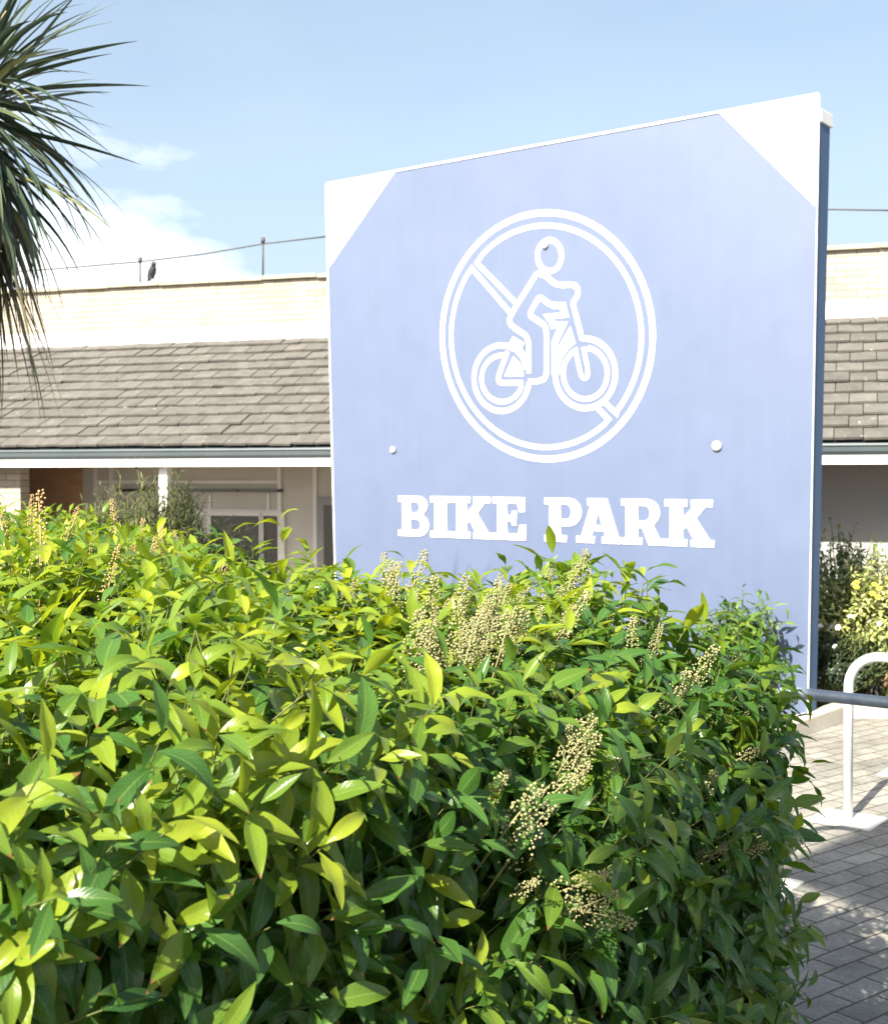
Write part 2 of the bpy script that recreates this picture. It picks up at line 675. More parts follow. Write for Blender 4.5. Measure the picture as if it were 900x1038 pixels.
# box sides, back, cap
DEPTH = 0.19
for name, (ta, tz), (ba, bz), sgn in (('side_panel', TR, (xr, zb), -1), ('side_panel', TL, (xl, zb), 1)):
    m = MB()
    a0, a1 = ta, ba
    th = 0.03 * sgn
    d0, d1 = 0.020, DEPTH
    z1 = tz - 0.16
    m.hexa([P3(a1, bz, d0), P3(a1 + th, bz, d0), P3(a1 + th, bz, d1 * 0.8), P3(a1, bz, d1 * 0.8),
            P3(a0, z1, d0), P3(a0 + th, z1, d0), P3(a0 + th, z1, d1), P3(a0, z1, d1)])
    m.build(name, STEELPAINT, sign, bevel=0.003)
m = MB()
bo = [(TL[0] + .03, TL[1] - .2), (TR[0] - .03, TR[1] - .2), (xr - .03, zb), (xl + .03, zb)]
m.prism([P3(a, z, DEPTH - 0.04) for a, z in bo], NB * 0.018)
m.build('back_board', BLUE.m, sign)
m = MB()
m.hexa([P3(TR[0] - .12, TR[1] - .158, .022), P3(TR[0] + .008, TR[1] - .158, .022), P3(TR[0] + .008, TR[1] - .158, DEPTH + .03), P3(TR[0] - .12, TR[1] - .158, DEPTH + .03),
        P3(TR[0] - .12, TR[1] - .075, .022), P3(TR[0] + .008, TR[1] - .075, .022), P3(TR[0] + .008, TR[1] - .075, DEPTH + .03), P3(TR[0] - .12, TR[1] - .075, DEPTH + .03)])
m.build('corner_cap', WHITE, sign, bevel=0.006)
for a in (xl + 0.6, xr - 0.5):
    m = MB()
    m.hexa([P3(a, -0.2, .03), P3(a + .09, -0.2, .03), P3(a + .09, -0.2, .12), P3(a, -0.2, .12),
            P3(a, 3.0, .03), P3(a + .09, 3.0, .03), P3(a + .09, 3.0, .12), P3(a, 3.0, .12)])
    m.build('post', STEELPAINT, sign)

# --- the symbol: ribbons laid on the board, each a hair prouder than the last
lay = [0.0022]


def ribbon(mb, pts, w, closed=False):
    lay[0] += 0.00004
    pts = [Vector(p) for p in pts]
    n = len(pts)
    Lft, Rgt = [], []
    for i in range(n):
        if closed:
            d1 = (pts[i] - pts[i - 1]).normalized()
            d2 = (pts[(i + 1) % n] - pts[i]).normalized()
        else:
            d1 = (pts[i] - pts[max(i - 1, 0)])
            d2 = (pts[min(i + 1, n - 1)] - pts[i])
            d1 = d1.normalized() if d1.length > 0 else d2.normalized()
            d2 = d2.normalized() if d2.length > 0 else d1
        n1, n2 = Vector((-d1.y, d1.x)), Vector((-d2.y, d2.x))
        mt = (n1 + n2)
        mt = mt.normalized() if mt.length > 1e-4 else n1
        s = min(1.7, 1.0 / max(0.3, mt.dot(n1)))
        Lft.append(pts[i] + mt * (w / 2) * s)
        Rgt.append(pts[i] - mt * (w / 2) * s)
    b = len(mb.v)
    f0 = lay[0]
    for a, c_ in zip(Lft, Rgt):
        mb.v.append(tuple(P3(a.x, a.y, -f0)))
        mb.v.append(tuple(P3(c_.x, c_.y, -f0)))
    rng_ = range(n if closed else n - 1)
    for i in rng_:
        j = (i + 1) % n
        mb.f.append((b + 2 * i, b + 2 * j, b + 2 * j + 1, b + 2 * i + 1))


def smooth_line(pts, closed=False, k=6, keep=0.35):
    """rounds the corners of a polyline with short curves"""
    pts = [Vector(p) for p in pts]
    n = len(pts)
    out_ = []
    for i in range(n):
        if not closed and i in (0, n - 1):
            out_.append(pts[i])
            continue
        p0, p1, p2 = pts[i - 1], pts[i], pts[(i + 1) % n]
        a = p1 + (p0 - p1) * keep
        b = p1 + (p2 - p1) * keep
        for q in range(k + 1):
            t = q / k
            out_.append(a * (1 - t) ** 2 + p1 * 2 * t * (1 - t) + b * t * t)
    return out_


def z7(x, y):      # measured on an enlargement of the symbol
    return Vector(uv_of(470 + x / 5.188, 230 + y / 5.188))


def za(x, y):
    return Vector(uv_of(530 + x / 11.25, 290 + y / 11.25))


def zs(x, y):
    return Vector(uv_of(475 + x / 10.588, 330 + y / 10.588))


def flat(mb, pts):
    lay[0] += 0.00004
    mb.poly([P3(p.x, p.y, -lay[0]) for p in pts])


def z6(x, y):
    return Vector(uv_of(430 + x / 3.6, 200 + y / 3.6))


def ell(fn, cx, cy, rx, ry, a0=0, a1=360, n=72):
    return [fn(cx + rx * math.cos(R(a0 + (a1 - a0) * i / n)), cy + ry * math.sin(R(a0 + (a1 - a0) * i / n))) for i in range(n + 1)]


PXM = (z6(450, 518) - z6(450, 482)).length / 10.0    # about one photo pixel on the board, in metres
m = MB()
ribbon(m, ell(z6, 450, 505, 384, 450)[:-1], PXM * 6.4, True)


def on_inner(ang):
    return z6(446 + 347 * math.cos(R(ang)), 507 + 405 * math.sin(R(ang)))


aU0, aU1 = 180 + 46.0, 360 + 44.5         # clockwise over the top from the slash to the slash
arcU = [on_inner(aU0 + (aU1 - aU0) * i / 70) for i in range(71)]
ribbon(m, [z6(338, 388), z6(192, 238)] + arcU[1:-1] + [z6(702, 789), z6(660, 748)], PXM * 5.2)
aL0, aL1 = 180 + 36.5, 49.5
arcL = [on_inner(aL0 + (aL1 - aL0) * i / 60) for i in range(61)]
ribbon(m, [z6(312, 418), z6(174, 258)] + arcL[1:-1] + [z6(673, 810), z6(632, 768)], PXM * 5.2)
m.build('prohibition_ring', WHITE, sign)

m = MB()
W7 = PXM * 5.7
ribbon(m, ell(z7, 452, 150, 63, 82)[:-1], W7, True)
# rider outline
ribbon(m, smooth_line([z7(385, 243), z7(236, 482), z7(252, 520), z7(343, 580), z7(343, 768)], keep=.3), W7)
ribbon(m, smooth_line([z7(385, 243), z7(425, 250), z7(490, 308), z7(590, 300), z7(606, 352), z7(572, 402)], keep=.4), W7)
ribbon(m, smooth_line([z7(530, 414), z7(455, 408), z7(398, 365), z7(343, 462), z7(436, 522), z7(436, 770), z7(425, 800), z7(385, 812), z7(340, 812)], keep=.22), W7)
# rear wheel
ribbon(m, ell(z7, 200, 795, 145, 173, -62, -352, 60), W7)
ribbon(m, ell(z7, 203, 797, 108, 122, -78, -343, 50), W7 * 0.9)
# chain stay and seat tube
ribbon(m, smooth_line([z7(232, 655), z7(180, 792), z7(190, 820), z7(312, 820)], keep=.25), W7 * 0.95)
flat(m, [zs(440, 185), zs(475, 112), zs(598, 185), zs(570, 245), zs(622, 312), zs(622, 470), zs(600, 470), zs(560, 350), zs(496, 282), zs(512, 220), zs(490, 215), zs(470, 262), zs(428, 250)])
flat(m, [zs(480, 330), zs(545, 392), zs(586, 480), zs(592, 540), zs(385, 540)])
# front wheel
ribbon(m, ell(z7, 640, 770, 158, 183, -96, 208, 70), W7)
ribbon(m, ell(z7, 640, 770, 116, 135, -84, 250, 66), W7 * 0.9)
# frame and fork
ribbon(m, [z7(574, 398), z7(624, 592)], W7 * 0.95)
ribbon(m, smooth_line([z7(588, 640), z7(616, 780), z7(634, 800), z7(654, 786), z7(652, 740), z7(630, 632)], keep=.35), W7 * 0.8)
flat(m, [za(330, 188), za(485, 182), za(528, 355), za(368, 368), za(366, 402), za(515, 405), za(480, 455), za(325, 490), za(300, 420), za(232, 322), za(425, 302), za(435, 260), za(330, 255)])
flat(m, [za(400, 470), za(505, 430), za(392, 660), za(398, 692), za(332, 692), za(332, 630)])
flat(m, [za(543, 455), za(603, 650), za(530, 712), za(468, 790), za(430, 880), za(418, 1010), za(332, 1010), za(332, 690), za(406, 692)])
m.build('cyclist_symbol', WHITE, sign)


# --- slab serif lettering
def arc(cx, cy, rx, ry, a0, a1, n=10):
    return [(cx + rx * math.cos(R(a0 + (a1 - a0) * i / n)), cy + ry * math.sin(R(a0 + (a1 - a0) * i / n))) for i in range(n + 1)]


S_ = 0.15    # slab height
GL = {
    'I': [[(0, 0), (1, 0), (1, S_), (.79, S_), (.79, 1 - S_), (1, 1 - S_), (1, 1), (0, 1), (0, 1 - S_), (.21, 1 - S_), (.21, S_), (0, S_)]],
    'B': [[(0, 0)] + arc(.66, .27, .34, .27, -90, 60) + arc(.64, .765, .31, .235, -50, 90) + [(0, 1), (0, 1 - S_), (.13, 1 - S_), (.13, S_), (0, S_)],
          [(.42, S_)] + arc(.60, .29, .12, .13, -90, 90) + [(.42, .42)],
          [(.42, .58)] + arc(.58, .72, .11, .13, -90, 90) + [(.42, .85)]],
    'P': [[(0, 0), (.60, 0), (.60, S_), (.44, S_), (.44, .36)] + arc(.66, .68, .34, .32, -90, 90) + [(0, 1), (0, 1 - S_), (.13, 1 - S_), (.13, S_), (0, S_)],
          [(.44, .52)] + arc(.60, .685, .12, .165, -90, 90) + [(.44, .85)]],
    'R': [[(0, 0), (.50, 0), (.50, S_), (.40, S_), (.40, .36), (.50, .36), (.66, 0), (1, 0), (1, S_), (.90, S_), (.77, .42)] + arc(.60, .70, .31, .30, -50, 90)
          + [(0, 1), (0, 1 - S_), (.11, 1 - S_), (.11, S_), (0, S_)],
          [(.40, .52)] + arc(.56, .69, .12, .16, -90, 90) + [(.40, .85)]],
    'E': [[(0, 0), (1, 0), (1, .36), (.82, .36), (.76, S_), (.44, S_), (.44, .43), (.58, .43), (.58, .34), (.72, .34), (.72, .68), (.58, .68), (.58, .58), (.44, .58), (.44, 1 - S_),
           (.74, 1 - S_), (.80, .66), (.97, .66), (.97, 1), (0, 1), (0, 1 - S_), (.14, 1 - S_), (.14, S_), (0, S_)]],
    'K': [[(0, 0), (.46, 0), (.46, S_), (.38, S_), (.38, .34), (.45, .42), (.60, S_), (.54, S_), (.54, 0), (1, 0), (1, S_), (.92, S_), (.65, .60), (.83, 1 - S_), (.97, 1 - S_), (.97, 1),
           (.54, 1), (.54, 1 - S_), (.58, 1 - S_), (.38, .62), (.38, 1 - S_), (.46, 1 - S_), (.46, 1), (0, 1), (0, 1 - S_), (.11, 1 - S_), (.11, S_), (0, S_)]],
    'A': [[(0, 0), (.40, 0), (.40, S_), (.34, S_), (.37, .27), (.60, .27), (.63, S_), (.56, S_), (.56, 0), (1, 0), (1, S_), (.91, S_), (.66, 1), (.24, 1), (.24, 1 - S_), (.31, 1 - S_), (.11, S_), (0, S_)],
          [(.41, .40), (.48, .70), (.56, .40)]],
}


def z8(x, y):
    return Vector(uv_of(380 + x / 2.368, 480 + y / 2.368))


zt = (z8(57, 52).y + z8(815, 65).y) / 2
zbm = (z8(57, 149).y + z8(815, 178).y) / 2
print('letter z', z8(57, 52).y, z8(815, 65).y, z8(57, 149).y, z8(815, 178).y)
for word in ((('B', 57, 131), ('I', 134, 184), ('K', 187, 281), ('E', 284, 363)), (('P', 408, 497), ('A', 484, 596), ('R', 592, 694), ('K', 696, 815))):
    cu = bpy.data.curves.new('lettering', 'CURVE')
    cu.dimensions = '2D'
    cu.fill_mode = 'BOTH'
    cu.extrude = 0.002
    for ch, x0, x1 in word:
        ua, ub = z8(x0, 110).x, z8(x1, 110).x
        for loop in GL[ch]:
            spl = cu.splines.new('POLY')
            spl.points.add(len(loop) - 1)
            for pnt, (gx, gy) in zip(spl.points, loop):
                pnt.co = (ua + (ub - ua) * gx, zbm + (zt - zbm) * gy, 0, 1)
            spl.use_cyclic_u = True
    tmp = bpy.data.objects.new('lettering', cu)
    COL.objects.link(tmp)
    bpy.context.view_layer.update()
    me = bpy.data.meshes.new_from_object(tmp.evaluated_get(bpy.context.evaluated_depsgraph_get()))
    bpy.data.objects.remove(tmp)
    for v in me.vertices:
        v.co = P3(v.co.x, v.co.y, -0.0045 - v.co.z)
    me.name = 'lettering'
    me.materials.clear()
    me.materials.append(WHITE)
    o = bpy.data.objects.new('lettering', me)
    COL.objects.link(o)
    o.parent = sign
    o.matrix_parent_inverse = Matrix.Translation(-sign.location)

# bolts
for px, py, rr in ((553, 249, 0.022), (399, 456, 0.026), (727, 452, 0.034)):
    a, z = uv_of(px, py)
    m = MB()
    prof = [(0.0, rr), (0.012, rr), (0.02, rr * 0.75), (0.024, rr * 0.3)]
    m.tube([P3(a, z, -0.004 - q) for q, _ in prof], [r_ for _, r_ in prof], 14)
    m.build('bolt', mottled('bolt_steel', (0.55, 0.57, 0.56), (0.66, 0.68, 0.66), 20, 0.4, 0), sign, True)

# ------------------------------------------------------------------ bike stands
def make_stand(base, label, mat, cat='bike stand'):
    t = thing('bike_stand', label, cat, base, 'bike stands on the block paving')
    r, h, ln, rad = 0.0225, 0.805 - 0.0225, 0.78, 0.15
    pts = [base + Vector((0, 0, 0.0))]
    pts.append(base + Vector((0, 0, h - rad)))
    for i in range(1, 9):
        a = math.pi / 2 * i / 8
        pts.append(base + U * (rad - rad * math.cos(a)) + Vector((0, 0, h - rad + rad * math.sin(a))))
    q = [base + U * ln - (p - base) .project(U) + Vector((0, 0, (p - base).z)) for p in pts]
    pts = pts + q[::-1]
    m_ = MB()
    m_.tube(pts, r, 16)
    m_.build('hoop', mat, t, True)
    for s in (0, 1):
        c_ = base + U * ln * s
        m_ = MB()
        hw = 0.15
        d1, d2 = U * hw, NB * 0.13
        m_.hexa([c_ - d1 - d2 + Vector((0, 0, -.05)), c_ + d1 - d2 + Vector((0, 0, -.05)), c_ + d1 + d2 + Vector((0, 0, -.05)), c_ - d1 + d2 + Vector((0, 0, -.05)),
                 c_ - d1 - d2 + Vector((0, 0, .010)), c_ + d1 - d2 + Vector((0, 0, .010)), c_ + d1 + d2 + Vector((0, 0, .010)), c_ - d1 + d2 + Vector((0, 0, .010))])
        m_.build('foot_pad', CONC, t, bevel=0.004)
    return t


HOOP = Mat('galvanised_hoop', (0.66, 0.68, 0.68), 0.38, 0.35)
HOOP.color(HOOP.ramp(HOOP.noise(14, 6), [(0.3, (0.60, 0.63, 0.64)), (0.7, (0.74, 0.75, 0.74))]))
HOOP_SHADE = Mat('shaded_galvanised_steel', (0.30, 0.34, 0.38), 0.5, 0.25)  # darker copy of the hoop steel, with shade put into its colour
HOOP_SHADE.color(HOOP_SHADE.ramp(HOOP_SHADE.noise(18, 6), [(0.3, (0.20, 0.25, 0.30)), (0.7, (0.30, 0.35, 0.40))]))
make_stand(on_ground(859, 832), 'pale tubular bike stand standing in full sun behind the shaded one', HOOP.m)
make_stand(on_ground(766, 897), 'tubular bike stand with shade painted into its grey and its left leg hidden by the hedge', HOOP_SHADE.m)
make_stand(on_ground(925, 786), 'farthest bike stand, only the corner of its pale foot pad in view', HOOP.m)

# ------------------------------------------------------------------ unseen slab added behind the viewer to shade paving and hedge face
ZS = 6.0
back = ZS / math.tan(SUN_EL)
sh = Vector((-SH.x, -SH.y, 0))
q1 = on_ground(786, 890)
g0 = Vector((0.50, 2.49, 0))
E1 = Vector((0.70, 0.71, 0)).normalized()
E2 = Vector((0.50, -0.86, 0)).normalized()
# where the two shadow edges meet on the paving
dx = g0 - q1
det = E2.x * -sh.y + sh.x * E2.y
tt = (dx.x * -sh.y + sh.x * dx.y) / det
q6 = q1 + E2 * tt
foot = [q1, q1 + E1 * 2.6, Vector((6.2, 5.2, 0)), Vector((5.5, -3, 0)), g0 - sh * 4.5, q6]
lift_ = Vector((SH.x * back, SH.y * back, ZS))
cp = thing('added_shade_slab', 'unseen flat grey slab on posts, added to shade the paving and the hedge face', 'shade caster', (-2.0, -4.0, 0))
m = MB()
m.prism([p + lift_ for p in foot], (0, 0, 0.25))
m.build('roof', mottled('shade_slab_sheet', (0.24, 0.25, 0.26), (0.29, 0.30, 0.31), 2, 0.7), cp)  # added slab, outline shaped from the shadow it should cast
for x, y in ((1.3, -2.2), (-1.0, -4.4), (0.6, -6.5)):  # posts invented to carry the added slab
    m = MB()
    m.tube([(x, y, -0.1), (x, y, ZS)], 0.07, 10)
    m.build('post', STEELPAINT, cp, True)


# ------------------------------------------------------------------ building
def BP(a, c, z):
    return B0 + BB * a + BC * c + Vector((0, 0, z))


def bpx(px, py, c):
    """building coordinates (a, z) of a pixel on the plane c metres behind the eaves"""
    p = on_plane(px, py, BP(0, c, 0), BC)
    return (p - B0).dot(BB), p.z


def bbox(m_, a0, a1, c0, c1, z0, z1):
    m_.hexa([BP(a0, c0, z0), BP(a1, c0, z0), BP(a1, c1, z0), BP(a0, c1, z0), BP(a0, c0, z1), BP(a1, c0, z1), BP(a1, c1, z1), BP(a0, c1, z1)])


AL, AR = -7.0, 16.0
ZG1 = bpx(200, 455, 0)[1]
ZG0 = bpx(200, 466, 0)[1]
ZW0 = bpx(200, 473, 0)[1]
CP = 2.55
ZRT = bpx(200, 346, CP)[1]
ZFL = bpx(200, 332, CP)[1]
ZPT = bpx(200, 288, CP)[1]
bld = thing('single_storey_building', 'long low building with pale brick parapet, grey tiled roof and shaded veranda', 'building', BP(0, 0, FLOOR))

BRICK = Mat('cream_brick', (0.5, 0.42, 0.3), 0.9)
tcb = BRICK.coord(rot=(0, 0, 0))
# brick coordinates along the wall
dotb = BRICK.node('ShaderNodeVectorMath', operation='DOT_PRODUCT')
BRICK.link(tcb, dotb.inputs[0])
dotb.inputs[1].default_value = BB
spz = BRICK.node('ShaderNodeSeparateXYZ')
BRICK.link(tcb, spz.inputs[0])
cmb = BRICK.node('ShaderNodeCombineXYZ')
BRICK.link(dotb.outputs['Value'], cmb.inputs['X'])
BRICK.link(spz.outputs['Z'], cmb.inputs['Y'])


def brick_tex(M, vecsock, c1, c2, mort, bw=0.235, rh=0.077, ms=0.006):
    t = M.node('ShaderNodeTexBrick')
    t.inputs['Scale'].default_value = 1.0
    t.inputs['Brick Width'].default_value = bw
    t.inputs['Row Height'].default_value = rh
    t.inputs['Mortar Size'].default_value = ms
    t.inputs['Color1'].default_value = (*c1, 1)
    t.inputs['Color2'].default_value = (*c2, 1)
    t.inputs['Mortar'].default_value = (*mort, 1)
    M.link(vecsock, t.inputs['Vector'])
    return t


bt = brick_tex(BRICK, cmb.outputs[0], (0.30, 0.265, 0.215), (0.40, 0.355, 0.295), (0.20, 0.175, 0.145))
BRICK.color(BRICK.mix(1.0, bt.outputs['Color'], BRICK.ramp(BRICK.noise(1.7, 6), [(0.3, 0.82), (0.7, 1.08)]), 'MULTIPLY'))
BRICK.bump(BRICK.math('SUBTRACT', BRICK.math('MULTIPLY', BRICK.noise(40, 4), .3), bt.outputs['Fac']), 0.5, 0.006)
REDB = Mat('red_brick', (0.3, 0.15, 0.08), 0.9)
t2 = REDB.coord()
d2_ = REDB.node('ShaderNodeVectorMath', operation='DOT_PRODUCT')
REDB.link(t2, d2_.inputs[0])
d2_.inputs[1].default_value = BB
s2_ = REDB.node('ShaderNodeSeparateXYZ')
REDB.link(t2, s2_.inputs[0])
c2_ = REDB.node('ShaderNodeCombineXYZ')
REDB.link(d2_.outputs['Value'], c2_.inputs['X'])
REDB.link(s2_.outputs['Z'], c2_.inputs['Y'])
bt2 = brick_tex(REDB, c2_.outputs[0], (0.42, 0.23, 0.13), (0.50, 0.30, 0.18), (0.36, 0.3, 0.23))
REDB.color(bt2.outputs['Color'])
TILE = Mat('concrete_tile', (0.2, 0.19, 0.17), 0.9)
ta = TILE.node('ShaderNodeAttribute', attribute_name='tint')
tcol = TILE.ramp(ta.outputs['Fac'], [(0.0, (0.078, 0.073, 0.065)), (0.5, (0.104, 0.098, 0.088)), (1.0, (0.14, 0.132, 0.118))])
tcol = TILE.mix(1.0, tcol, TILE.ramp(TILE.noise(7, 7), [(0.3, 0.78), (0.7, 1.2)]), 'MULTIPLY')
lich = TILE.ramp(TILE.noise(11, 4, 0.7), [(0.66, 0.0), (0.72, 1.0)])
TILE.color(TILE.mix(lich, tcol, (0.46, 0.45, 0.40)))
TILE.bump(TILE.noise(60, 5), 0.5, 0.006)
GUT = mottled('gutter_paint', (0.055, 0.075, 0.085), (0.07, 0.09, 0.10), 3, 0.4, 0.05)
WALLW = mottled('veranda_wall_paint', (0.50, 0.485, 0.45), (0.56, 0.545, 0.51), 2.5, 0.6, 0.1)
WALLG = mottled('grey_render', (0.30, 0.295, 0.29), (0.34, 0.335, 0.33), 1.6, 0.85, 0.2)
DARKG = Mat('dark_glass', (0.03, 0.035, 0.04), 0.08, 0, 0.8).m
LEAD = mottled('lead_flashing', (0.34, 0.34, 0.34), (0.52, 0.52, 0.52), 5, 0.5, 0.2)
COPE = mottled('coping_stone', (0.26, 0.235, 0.18), (0.38, 0.35, 0.27), 5, 0.9, 0.4, 0.006)

# main block behind the parapet and the parapet itself
m = MB()
bbox(m, AL, AR, CP, CP + 0.24, ZFL, ZPT)
par = m.build('parapet', BRICK.m, bld)
m = MB()
na = 30
for i in range(na):
    a0 = AL - .05 + (AR - AL + .1) * i / na
    a1 = AL - .05 + (AR - AL + .1) * (i + 1) / na - 0.006
    dz = random.uniform(-.006, .006)
    bbox(m, a0, a1, CP - 0.06, CP + 0.3, ZPT + 0.003 + dz, ZPT + 0.055 + dz)
m.build('coping', COPE, par, bevel=0.006)
m = MB()
m.hexa([BP(AL, CP - .10, ZRT - .03), BP(AR, CP - .10, ZRT - .03), BP(AR, CP + .1, ZRT - .03), BP(AL, CP + .1, ZRT - .03),
        BP(AL, CP - .012, ZFL), BP(AR, CP - .012, ZFL), BP(AR, CP + .1, ZFL - .004), BP(AL, CP + .1, ZFL - .004)])
m.build('flashing', LEAD, par)
m = MB()
bbox(m, AL, AR, CP + .245, CP + 7, FLOOR - .2, ZPT - .35)
m.build('rear_block', WALLG, bld)

# roof: courses of individual tiles
roof_pitch_d = (CP - 0.03 - (-0.06))
rows = 12
roofm = MB()
zr0 = ZG1 + 0.02
m = MB()
m.prism([BP(AL, -0.04, zr0 - .02), BP(AL, CP - .02, ZRT - .05), BP(AL, CP - .02, ZRT - .13), BP(AL, -0.04, zr0 - .08)], BB * (AR - AL))
roof = m.build('roof', GUT, bld)
Vt, Ft, Tt = [], [], []
tw = 0.27
sl = Vector((0, 0, 0)) + BC * roof_pitch_d + Vector((0, 0, ZRT - zr0))
sln = sl.normalized()
up = BB.cross(sln).normalized()
if up.z < 0:
    up = -up
for r_ in range(rows):
    t0, t1 = r_ / rows, (r_ + 1.12) / rows
    off = (r_ % 2) * tw / 2
    n_t = int((AR - AL) / tw)
    for i in range(-1, n_t + 1):
        a0 = max(AL, AL + i * tw + off + 0.004)
        a1 = min(AR, AL + (i + 1) * tw + off - 0.004)
        if a1 - a0 < .03:
            continue
        j1, j2 = random.gauss(0, .0035), random.gauss(0, .0035)
        sg = random.gauss(0, .006)
        p00 = BP(a0, -0.06, zr0) + sl * t0 + sln * sg + up * (0.046 + j1)
        p10 = BP(a1, -0.06, zr0) + sl * t0 + sln * sg + up * (0.046 + j2)
        p11 = BP(a1, -0.06, zr0) + sl * min(1, t1) + up * (0.010 + j2)
        p01 = BP(a0, -0.06, zr0) + sl * min(1, t1) + up * (0.010 + j1)
        dn = -up * 0.026
        b = len(Vt)
        Vt += [p00 + dn, p10 + dn, p11 + dn, p01 + dn, p00, p10, p11, p01]
        for f in ((4, 5, 6, 7), (0, 1, 5, 4), (1, 2, 6, 5), (3, 0, 4, 7)):
            Ft.append([b + q for q in f])
        Tt += [min(1, max(0, random.gauss(.5, .13)))] * 8
np_mesh('tiles', np.array([tuple(v) for v in Vt]), np.array(Ft), TILE.m, roof, tint=np.array(Tt), smooth=False)
# gutter, fascia, soffit
m = MB()
prof = [(-0.02, ZG1), (-0.13, ZG1), (-0.14, ZG1 - .02), (-0.125, ZG1 - .03), (-0.12, ZG0 + .045), (-0.09, ZG0 + .012), (-0.02, ZG0 + .012)]
m.prism([BP(AL, c_, z) for c_, z in prof], BB * (AR - AL))
m.build('gutter', GUT, roof)
m = MB()
bbox(m, AL, AR, -0.10, -0.02, ZW0, ZG0 + .008)
m.build('fascia', WHITE, roof)
m = MB()
bbox(m, AL, AR, -0.018, CP, ZG0 + .01, ZG0 + .03)
m.build('soffit', WALLW, roof)

# veranda back wall and its features
CW = 1.7
a_br0, a_br1 = bpx(24, 490, CW)[0] - 3, bpx(84, 490, CW)[0]
a_d0 = bpx(318, 520, CW)[0]
m = MB()
bbox(m, a_br1, 9.0, CW, CW + .2, FLOOR - .2, ZG0 + .008)
wall = m.build('wall', WALLW, bld)
m = MB()
bbox(m, AL, a_br1 - .004, CW - .01, CW + .19, FLOOR - .2, ZG0 + .008)
m.build('brick_wall', REDB.m, bld)
m = MB()
a_g = bpx(800, 500, 0.6)[0]
bbox(m, a_g, AR, 0.9, 1.1, FLOOR - .2, ZG0 + .008)
m.build('grey_wall', WALLG, bld)
# bright wing wall at the left end
a_w = bpx(22, 490, 0.25)[0]
m = MB()
bbox(m, AL, a_w, 0.22, 0.40, FLOOR - .2, ZG0 + .006)
m.build('wing_wall', BRICK.m, bld)
# panelling, battens
m = MB()
for px in (96, 112, 282, 318):
    a = bpx(px, 490, CW)[0]
    bbox(m, a, a + .05, CW - .03, CW - .001, FLOOR, ZG0 + .006)
a0, a1 = bpx(96, 490, CW)[0] + .05, bpx(282, 490, CW)[0]
for y0, y1 in ((487, 490), (516, 522)):
    bbox(m, a0, a1, CW - .022, CW - .001, bpx(200, y1, CW)[1], bpx(200, y0, CW)[1])
for px in (172, 212, 271):
    a = bpx(px, 505, CW)[0]
    bbox(m, a, a + .035, CW - .02, CW - .001, bpx(200, 516, CW)[1] - .002, bpx(200, 500, CW)[1])
m.build('batten', WHITE, wall)
m = MB()
for x0, x1 in ((121, 158), (164, 242), (244, 287)):
    p, q = bpx(x0, 496, CW), bpx(x1, 496, CW)
    bbox(m, p[0], q[0], CW - .06, CW - .001, bpx(200, 498.5, CW)[1], bpx(200, 495.5, CW)[1])
m.build('dark_rail', DARKG, wall)
for x0, x1, y0, y1 in ((216, 264, 523, 600), (269, 286, 523, 600), (118, 160, 525, 600)):
    p, q = bpx(x0, y1, CW), bpx(x1, y0, CW)
    m = MB()
    for (aa, ab, za, zc) in ((p[0] - .05, p[0], p[1], q[1]), (q[0], q[0] + .05, p[1], q[1]), (p[0] - .05, q[0] + .05, q[1] + .001, q[1] + .05), (p[0] - .05, q[0] + .05, p[1] - .05, p[1] - .001)):
        bbox(m, aa, ab, CW - .05, CW - .002, za, zc)
    w_ = m.build('window', WHITE, wall)
    m = MB()
    bbox(m, p[0], q[0], CW - .022, CW - .004, p[1], q[1])
    m.build('pane', DARKG, w_)
# door
p, q = bpx(322, 540, CW - .02), bpx(352, 504, CW - .02)
m = MB()
bbox(m, p[0], q[0], CW - .06, CW - .002, FLOOR, q[1])
dr = m.build('door', mottled('door_grey', (0.24, 0.24, 0.25), (0.28, 0.28, 0.29), 3, 0.5, 0.05), wall, bevel=0.004)
m = MB()
bbox(m, p[0] + .10, q[0] - .10, CW - .068, CW - .058, FLOOR + .9, q[1] - .10)
m.build('pane', DARKG, dr)
m = MB()
m.tube([BP(p[0] + .05, CW - .07, FLOOR + 1.0), BP(p[0] + .05, CW - .11, FLOOR + 1.0), BP(p[0] + .16, CW - .11, FLOOR + 1.0)], .011, 8)
m.build('handle', HOOP.m, dr, True)
# veranda posts
for px in (165, 560, 742, 1010):
    a = bpx(px, 490, 0.02)[0]
    m = MB()
    bbox(m, a - .055, a + .055, 0.02, .13, FLOOR - .1, ZG0 + .006)
    m.build('veranda_post', WHITE, bld, bevel=0.006)

# roof wire and its stays
w = thing('roof_wire', 'thin wire strung on small stays above the brick parapet', 'wire', BP(2, CP + .12, ZPT))
CWR = CP + .12


def wpt(px, py):
    a, z = bpx(px, py, CWR)
    return BP(a, CWR, z)


IRON = mottled('dark_iron', (0.05, 0.05, 0.05), (0.08, 0.08, 0.08), 10, 0.6, 0)
pts = [wpt(-60, 281), wpt(60, 272), wpt(142, 265), wpt(205, 257.5), wpt(266, 247), wpt(335, 239)]
m = MB()
m.tube(pts, 0.010, 6)
m.tube([wpt(335, 239), wpt(560, 222), wpt(760, 212.5), wpt(845, 212), wpt(960, 214)], 0.010, 6)
m.build('cable', IRON, w, True)
for px, yt, yb in ((142, 263, 281), (266.5, 243, 279), (560, 219, 262)):
    p1, p0 = wpt(px, yt), wpt(px, yb)
    p0.z = ZPT + .03
    m = MB()
    m.tube([p0, p1], 0.014, 6)
    m.tube([p1 + Vector((0, 0, -.04)), p1 + Vector((0, 0, .03))], .028, 8)
    m.build('stay', IRON, w, True)

